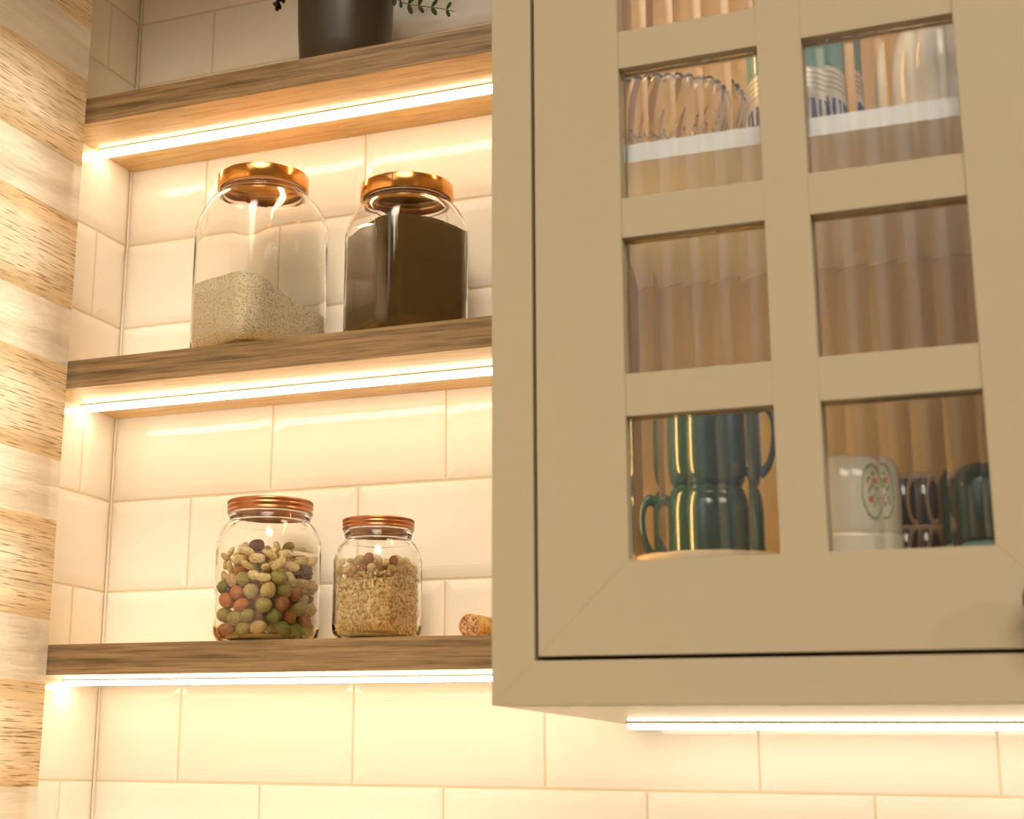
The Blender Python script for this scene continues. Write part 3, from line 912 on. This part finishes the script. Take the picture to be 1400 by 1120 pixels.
# white cups with a wreath
IVORY = mat('ivory_china', (.90, .84, .70), rough=.15, coat=.5)
WGREEN = mat('wreath_green_paint', (.32, .48, .16), rough=.4); WPINK = mat('rose_pink_paint', (.78, .20, .13), rough=.4)
xw, yw = .8545, -.2750
def floral(rootm, r, zc, w_, h_, ang, full=True):
    mb = MB(); rnd = random.Random(4)
    def put(da, z, sx, sz, rot, mi):
        a = ang + da / r
        c = Vector((r * math.cos(a), r * math.sin(a), z))
        n_ = Vector((math.cos(a), math.sin(a), 0)); u = Vector((-math.sin(a), math.cos(a), 0)); v = Vector((0, 0, 1))
        uu = u * math.cos(rot) + v * math.sin(rot); vv = -u * math.sin(rot) + v * math.cos(rot)
        mb.ell(c, sx, sz, .0003, Matrix((uu, vv, n_)).transposed(), 8, 4, mi)
    if full:
        for k in range(40):
            t = 2 * PI * k / 40
            put(w_ * math.cos(t), zc + h_ * math.sin(t), .0026, .0008, t + PI / 2 + rnd.uniform(-.5, .5), 0)
        for k in range(26):
            t = rnd.uniform(0, 6.28); q = math.sqrt(rnd.random()) * .62
            put(w_ * q * math.cos(t), zc + h_ * q * math.sin(t) * 1.1, .0020, .0010, rnd.uniform(0, 3), 0 if rnd.random() < .75 else 1)
        for dx, dz in ((.002, .008), (-.003, -.006)):
            put(dx, zc + dz, .0032, .0026, .3, 1)
    else:
        for dx, dz in ((0, 0), (.003, -.003), (-.002, -.004)): put(dx, zc + dz, .0022, .0018, .2, 1)
    mb.build('painted_flowers', [WGREEN, WPINK], rootm)
r = mug('ivory_cup', (xw, yw, FLOOR), 0, mugpr(.0395, .1060, False), None, IVORY, 'ivory china beaker with a small red flower, bottom of the ivory pair', 'cup', 'ivory cups behind the lower right pane')
floral(r, .0397, .090, .01, .01, math.radians(-52), False)
r = mug('ivory_cup', (xw, yw, FLOOR + .1062), 0, mugpr(.0385, .0590, True), None, IVORY, 'ivory china cup with a green leaf wreath, stacked on the other', 'cup', 'ivory cups behind the lower right pane')
floral(r, .0387, .030, .0120, .0200, math.radians(-52), True)
# brown cups with pale ring handles at the back
BROWN = mat('dark_brown_glaze', (.035, .018, .012), rough=.15, coat=.4)
RING = mat('pale_ring_glaze', (.55, .38, .27), rough=.3)
for k in range(4):
    root = empty('small_brown_cup', (.8860, -.170, FLOOR + k * .0412), 0)
    tag(root, ['lowest small brown cup in the rear stack', 'second small brown cup from the bottom of the rear stack', 'small brown cup just under the topmost of the rear stack', 'topmost small brown cup of the rear stack'][k], 'cup', 'small brown cups stacked behind the ivory pair')
    mb = MB(); mb.lathe([(.0005, .002), (.022, 0), (.0265, .002), (.0300, .012), (.0310, .0440), (.0300, .0445), (.028, .014), (.024, .005), (.0005, .004)], 40); mb.build('cup_body', BROWN, root)
    mb = MB(); mb.lathe([(.0312, .0395), (.0320, .0418), (.0314, .0440), (.0305, .0425)], 40); mb.build('cup_rim', RING, root)
    mb = MB(); pts = []
    an = math.radians(-62 + k * 5); dd = Vector((math.cos(an), math.sin(an), 0)); ta = an + math.radians(62); sd = Vector((math.cos(ta), math.sin(ta), 0))
    for q in range(25):
        t = 2 * PI * q / 24
        pts.append(dd * .0345 + sd * (.0130 * math.cos(t)) + Vector((0, 0, .0222 + .0190 * math.sin(t))))
    mb.tube(pts, .0032, 8); mb.build('handle', RING, root)
# green tumbler at the right
mug('green_beaker', (.9560, -.262, FLOOR), 0, mugpr(.036, .0980), None, AQUA, 'aqua green beaker under the dark green one at the right pane edge', 'cup', 'beakers at the right pane edge')
mug('green_beaker', (.9560, -.262, FLOOR + .0982), 0, mugpr(.036, .0580, True), None, GREEN, 'dark green beaker standing upside down at the right pane edge', 'cup', 'beakers at the right pane edge')

# crystal bowl on the inner shelf
root = empty('crystal_bowl', (.7125, -.2520, SAZ + .0002)); tag(root, 'cut crystal bowl with a scalloped rim behind the upper left pane', 'bowl')
CRYS = mat('smoky_crystal', (.90, .89, .86), rough=.03, trans=1, ior=1.5)
mb = MB(); n = 240; L = []
def cr(r, z, amp, zamp=0): return [((r + amp * abs(math.sin(30 * PI * 2 * j / n / 2))) * math.cos(2 * PI * j / n + z * 6), (r + amp * abs(math.sin(30 * PI * 2 * j / n / 2))) * math.sin(2 * PI * j / n + z * 6), z + zamp * abs(math.sin(30 * PI * 2 * j / n / 2))) for j in range(n)]
for r_, z_, am, za in ((.040, 0, 0, 0), (.045, .001, .0005, 0), (.058, .010, .001, 0), (.070, .022, .0016, 0), (.079, .038, .002, 0), (.084, .052, .0022, 0), (.0862, .064, .0024, .002), (.0850, .0655, .0024, .002), (.0825, .064, .0016, .002), (.080, .052, .0014, 0), (.0745, .038, .001, 0), (.065, .022, .0005, 0), (.052, .012, 0, 0), (.0005, .008, 0, 0)):
    L.append(cr(r_ * .80, z_, am * 1.3, za))
mb.loops(L, True, True, True); mb.build('bowl_body', CRYS, root)
mb = MB(); rim = cr(.0672, .0660, .0030, .002); mb.tube([Vector(p) for p in rim] + [Vector(rim[0])], .0011, 6)
RIMM = mat('dark_rim_line', (.12, .09, .07), rough=.3); o = mb.build('bowl_rim', RIMM, root); o['label'] = 'dark scalloped rim line'

# blue and white cup under a green one
def blue_mat():
    m = mat('blue_and_white_china', rough=.2, coat=.4)
    t, N, L, b = nt(m)
    tc = N.new('ShaderNodeTexCoord'); sx = N.new('ShaderNodeSeparateXYZ'); L.new(tc.outputs['Object'], sx.inputs[0])
    z = sx.outputs['Z']
    wv = N.new('ShaderNodeMath'); wv.operation = 'SINE'; mu = N.new('ShaderNodeMath'); mu.operation = 'MULTIPLY'; mu.inputs[1].default_value = 2 * PI / .0046
    L.new(z, mu.inputs[0]); L.new(mu.outputs[0], wv.inputs[0])
    stripes = ramp(m, wv.outputs[0], [(.25, (.82, .78, .70)), (.6, (.50, .46, .42))])
    at = N.new('ShaderNodeMath'); at.operation = 'ARCTAN2'; L.new(sx.outputs['Y'], at.inputs[0]); L.new(sx.outputs['X'], at.inputs[1])
    am = N.new('ShaderNodeMath'); am.operation = 'MULTIPLY'; am.inputs[1].default_value = 26; L.new(at.outputs[0], am.inputs[0])
    sa = N.new('ShaderNodeMath'); sa.operation = 'SINE'; L.new(am.outputs[0], sa.inputs[0])
    n1 = noise_tex(m, coords(m, (1, 1, .35)), 190, 3)
    ad = N.new('ShaderNodeMath'); ad.operation = 'MULTIPLY_ADD'; ad.inputs[1].default_value = .16; L.new(sa.outputs[0], ad.inputs[0]); L.new(n1, ad.inputs[2])
    blue = ramp(m, ad.outputs[0], [(.38, (.85, .80, .74)), (.47, (.10, .13, .42)), (.62, (.03, .05, .25))])
    def step(lo):
        g = N.new('ShaderNodeMath'); g.operation = 'GREATER_THAN'; g.inputs[1].default_value = lo; L.new(z, g.inputs[0]); return g.outputs[0]
    c = mixc(m, step(.006), (.84, .80, .74), blue)
    c = mixc(m, step(.043), c, (.86, .82, .76))
    c = mixc(m, step(.049), c, stripes)
    c = mixc(m, step(.067), c, (.86, .82, .76))
    tobase(m, c); return m
BLUE = blue_mat()
mug('patterned_cup', (.8285, -.243, SAZ + .0002), 0, mugpr(.0435, .0710, False), None, BLUE, 'white cup with grey rings and blue flowers, under a green cup', 'cup')
mug('aqua_cup', (.8285, -.243, SAZ + .0714), 0, mugpr(.0420, .0620, True), None, AQUA, 'aqua green cup standing upside down on the blue patterned cup', 'cup')
# tall white canister
CHINA = mat('plain_white_china', (.88, .86, .84), rough=.2, coat=.3)
root = empty('white_canister', (.9500, -.245, SAZ + .0002)); tag(root, 'tall plain white china canister with rounded shoulders on the inner shelf', 'canister')
mb = MB(); mb.lathe([(.0005, .001), (.050, 0), (.0530, .003), (.0560, .020), (.0570, .045), (.0560, .062), (.0530, .076), (.0480, .087), (.0400, .0955), (.030, .1000), (.028, .1004)], 64, cap1=True); mb.build('canister_body', CHINA, root)
mb = MB(); mb.lathe([(.030, .1008), (.0305, .1025), (.022, .1070), (.010, .1085), (.009, .113), (.010, .117), (.005, .119), (.0005, .119)], 48, cap0=True); mb.build('lid', CHINA, root)
mb = MB(); mb.box(.0005, 1.9, -.40, -.0005, 1.105, 1.20)  # unseen slab added overhead to darken the top of the niche
tag(mb.build('niche_shade_slab', PLASTER), 'unseen plaster slab added overhead to shade the upper niche', kind='structure')
mb = MB(); mb.box(0, 1.9, -.62, -.0001, -.448, -.408, 0, .002)
o = mb.build('worktop', mat('pale_stone_worktop', (.80, .76, .68), rough=.3)); tag(o, 'pale stone worktop running below the cabinet', kind='structure')

# ------------------------------------------------------------------ light
WIN_D, WIN_S = (-.25, -1.0, .50), 1.35
AMB = .26
CEIL_S = 14.0
wd = bpy.data.worlds.new('world'); SC.world = wd; wd.use_nodes = True
WT = wd.node_tree; WN = WT.nodes; WL = WT.links
bg = WN['Background']; bg.inputs[1].default_value = 1.0
wtc = WN.new('ShaderNodeTexCoord')
def lobe(d, inner, outer, color, strength):
    """soft round patch of light in direction d (room lamp / far window as seen from here)"""
    v = Vector(d).normalized()
    dp = WN.new('ShaderNodeVectorMath'); dp.operation = 'DOT_PRODUCT'; dp.inputs[1].default_value = v
    nz = WN.new('ShaderNodeVectorMath'); nz.operation = 'NORMALIZE'; WL.new(wtc.outputs['Generated'], nz.inputs[0]); WL.new(nz.outputs[0], dp.inputs[0])
    mr = WN.new('ShaderNodeMapRange'); mr.interpolation_type = 'SMOOTHSTEP'
    mr.inputs['From Min'].default_value = math.cos(math.radians(outer)); mr.inputs['From Max'].default_value = math.cos(math.radians(inner))
    WL.new(dp.outputs['Value'], mr.inputs['Value'])
    sc = WN.new('ShaderNodeVectorMath'); sc.operation = 'SCALE'; sc.inputs[0].default_value = [c * strength for c in color]
    WL.new(mr.outputs[0], sc.inputs['Scale']); return sc.outputs[0]
def vadd(a, b_):
    n = WN.new('ShaderNodeVectorMath'); n.operation = 'ADD'; WL.new(a, n.inputs[0])
    if isinstance(b_, tuple): n.inputs[1].default_value = b_
    else: WL.new(b_, n.inputs[1])
    return n.outputs[0]
acc = lobe(WIN_D, 3, 21, (.78, .90, 1.0), WIN_S)
acc = vadd(acc, lobe((.35, -1.0, .92), 5, 21, (1.0, .87, .66), CEIL_S))
acc = vadd(acc, tuple(AMB * c for c in (1.0, .66, .34)))
WL.new(acc, bg.inputs[0])
def area(name, loc, target, sx, sy, color, power):
    l = bpy.data.lights.new(name, 'AREA'); l.shape = 'RECTANGLE'; l.size = sx; l.size_y = sy; l.color = color; l.energy = power
    o = bpy.data.objects.new(name, l); COL.objects.link(o); o.location = loc
    o.rotation_euler = (Vector(target) - Vector(loc)).to_track_quat('-Z', 'Y').to_euler()
    return o
# daylight outside the blind's window
area('daylight_outside_window', (-.75, -.95, .35), (.1, -.85, .3), 1.5, 1.1, (.88, .94, 1.0), 62)
l = bpy.data.lights.new('room_lamp', 'POINT'); l.energy = 90; l.shadow_soft_size = .05; l.color = (1.0, .92, .80)
o = bpy.data.objects.new('room_lamp', l); COL.objects.link(o); o.location = (3.69, -1.60, 1.10)

# ------------------------------------------------------------------ camera
cam = bpy.data.cameras.new('camera'); co = bpy.data.objects.new('camera', cam); COL.objects.link(co)
F, YAW, PITCH, ROLL = 2195.422, .42807, .2607, .01688
cam.sensor_fit = 'HORIZONTAL'; cam.sensor_width = 36.0; cam.lens = F * 36 / 1400
cam.shift_x = (700 - 532.496) / 1400; cam.shift_y = (483.812 - 560) / 1400
fw = Vector((-math.sin(YAW) * math.cos(PITCH), math.cos(YAW) * math.cos(PITCH), math.sin(PITCH)))
r0 = Vector((math.cos(YAW), math.sin(YAW), 0)); u0 = r0.cross(fw)
rr = r0 * math.cos(ROLL) + u0 * math.sin(ROLL); uu = -r0 * math.sin(ROLL) + u0 * math.cos(ROLL)
co.matrix_world = Matrix(((rr.x, uu.x, -fw.x, 1.03398), (rr.y, uu.y, -fw.y, -1.51277), (rr.z, uu.z, -fw.z, .00375), (0, 0, 0, 1)))
cam.dof.use_dof = True; cam.dof.focus_distance = 1.64; cam.dof.aperture_fstop = 7.0
cam.clip_start = .02
SC.camera = co

vs = SC.view_settings; vs.view_transform = 'Standard'; vs.look = 'None'; vs.gamma = 1; vs.exposure = 0; vs.use_curve_mapping = False
cy = SC.cycles
cy.use_denoising = True; cy.max_bounces = 18; cy.transmission_bounces = 16; cy.transparent_max_bounces = 16; cy.diffuse_bounces = 6; cy.glossy_bounces = 6
cy.sample_clamp_indirect = 40
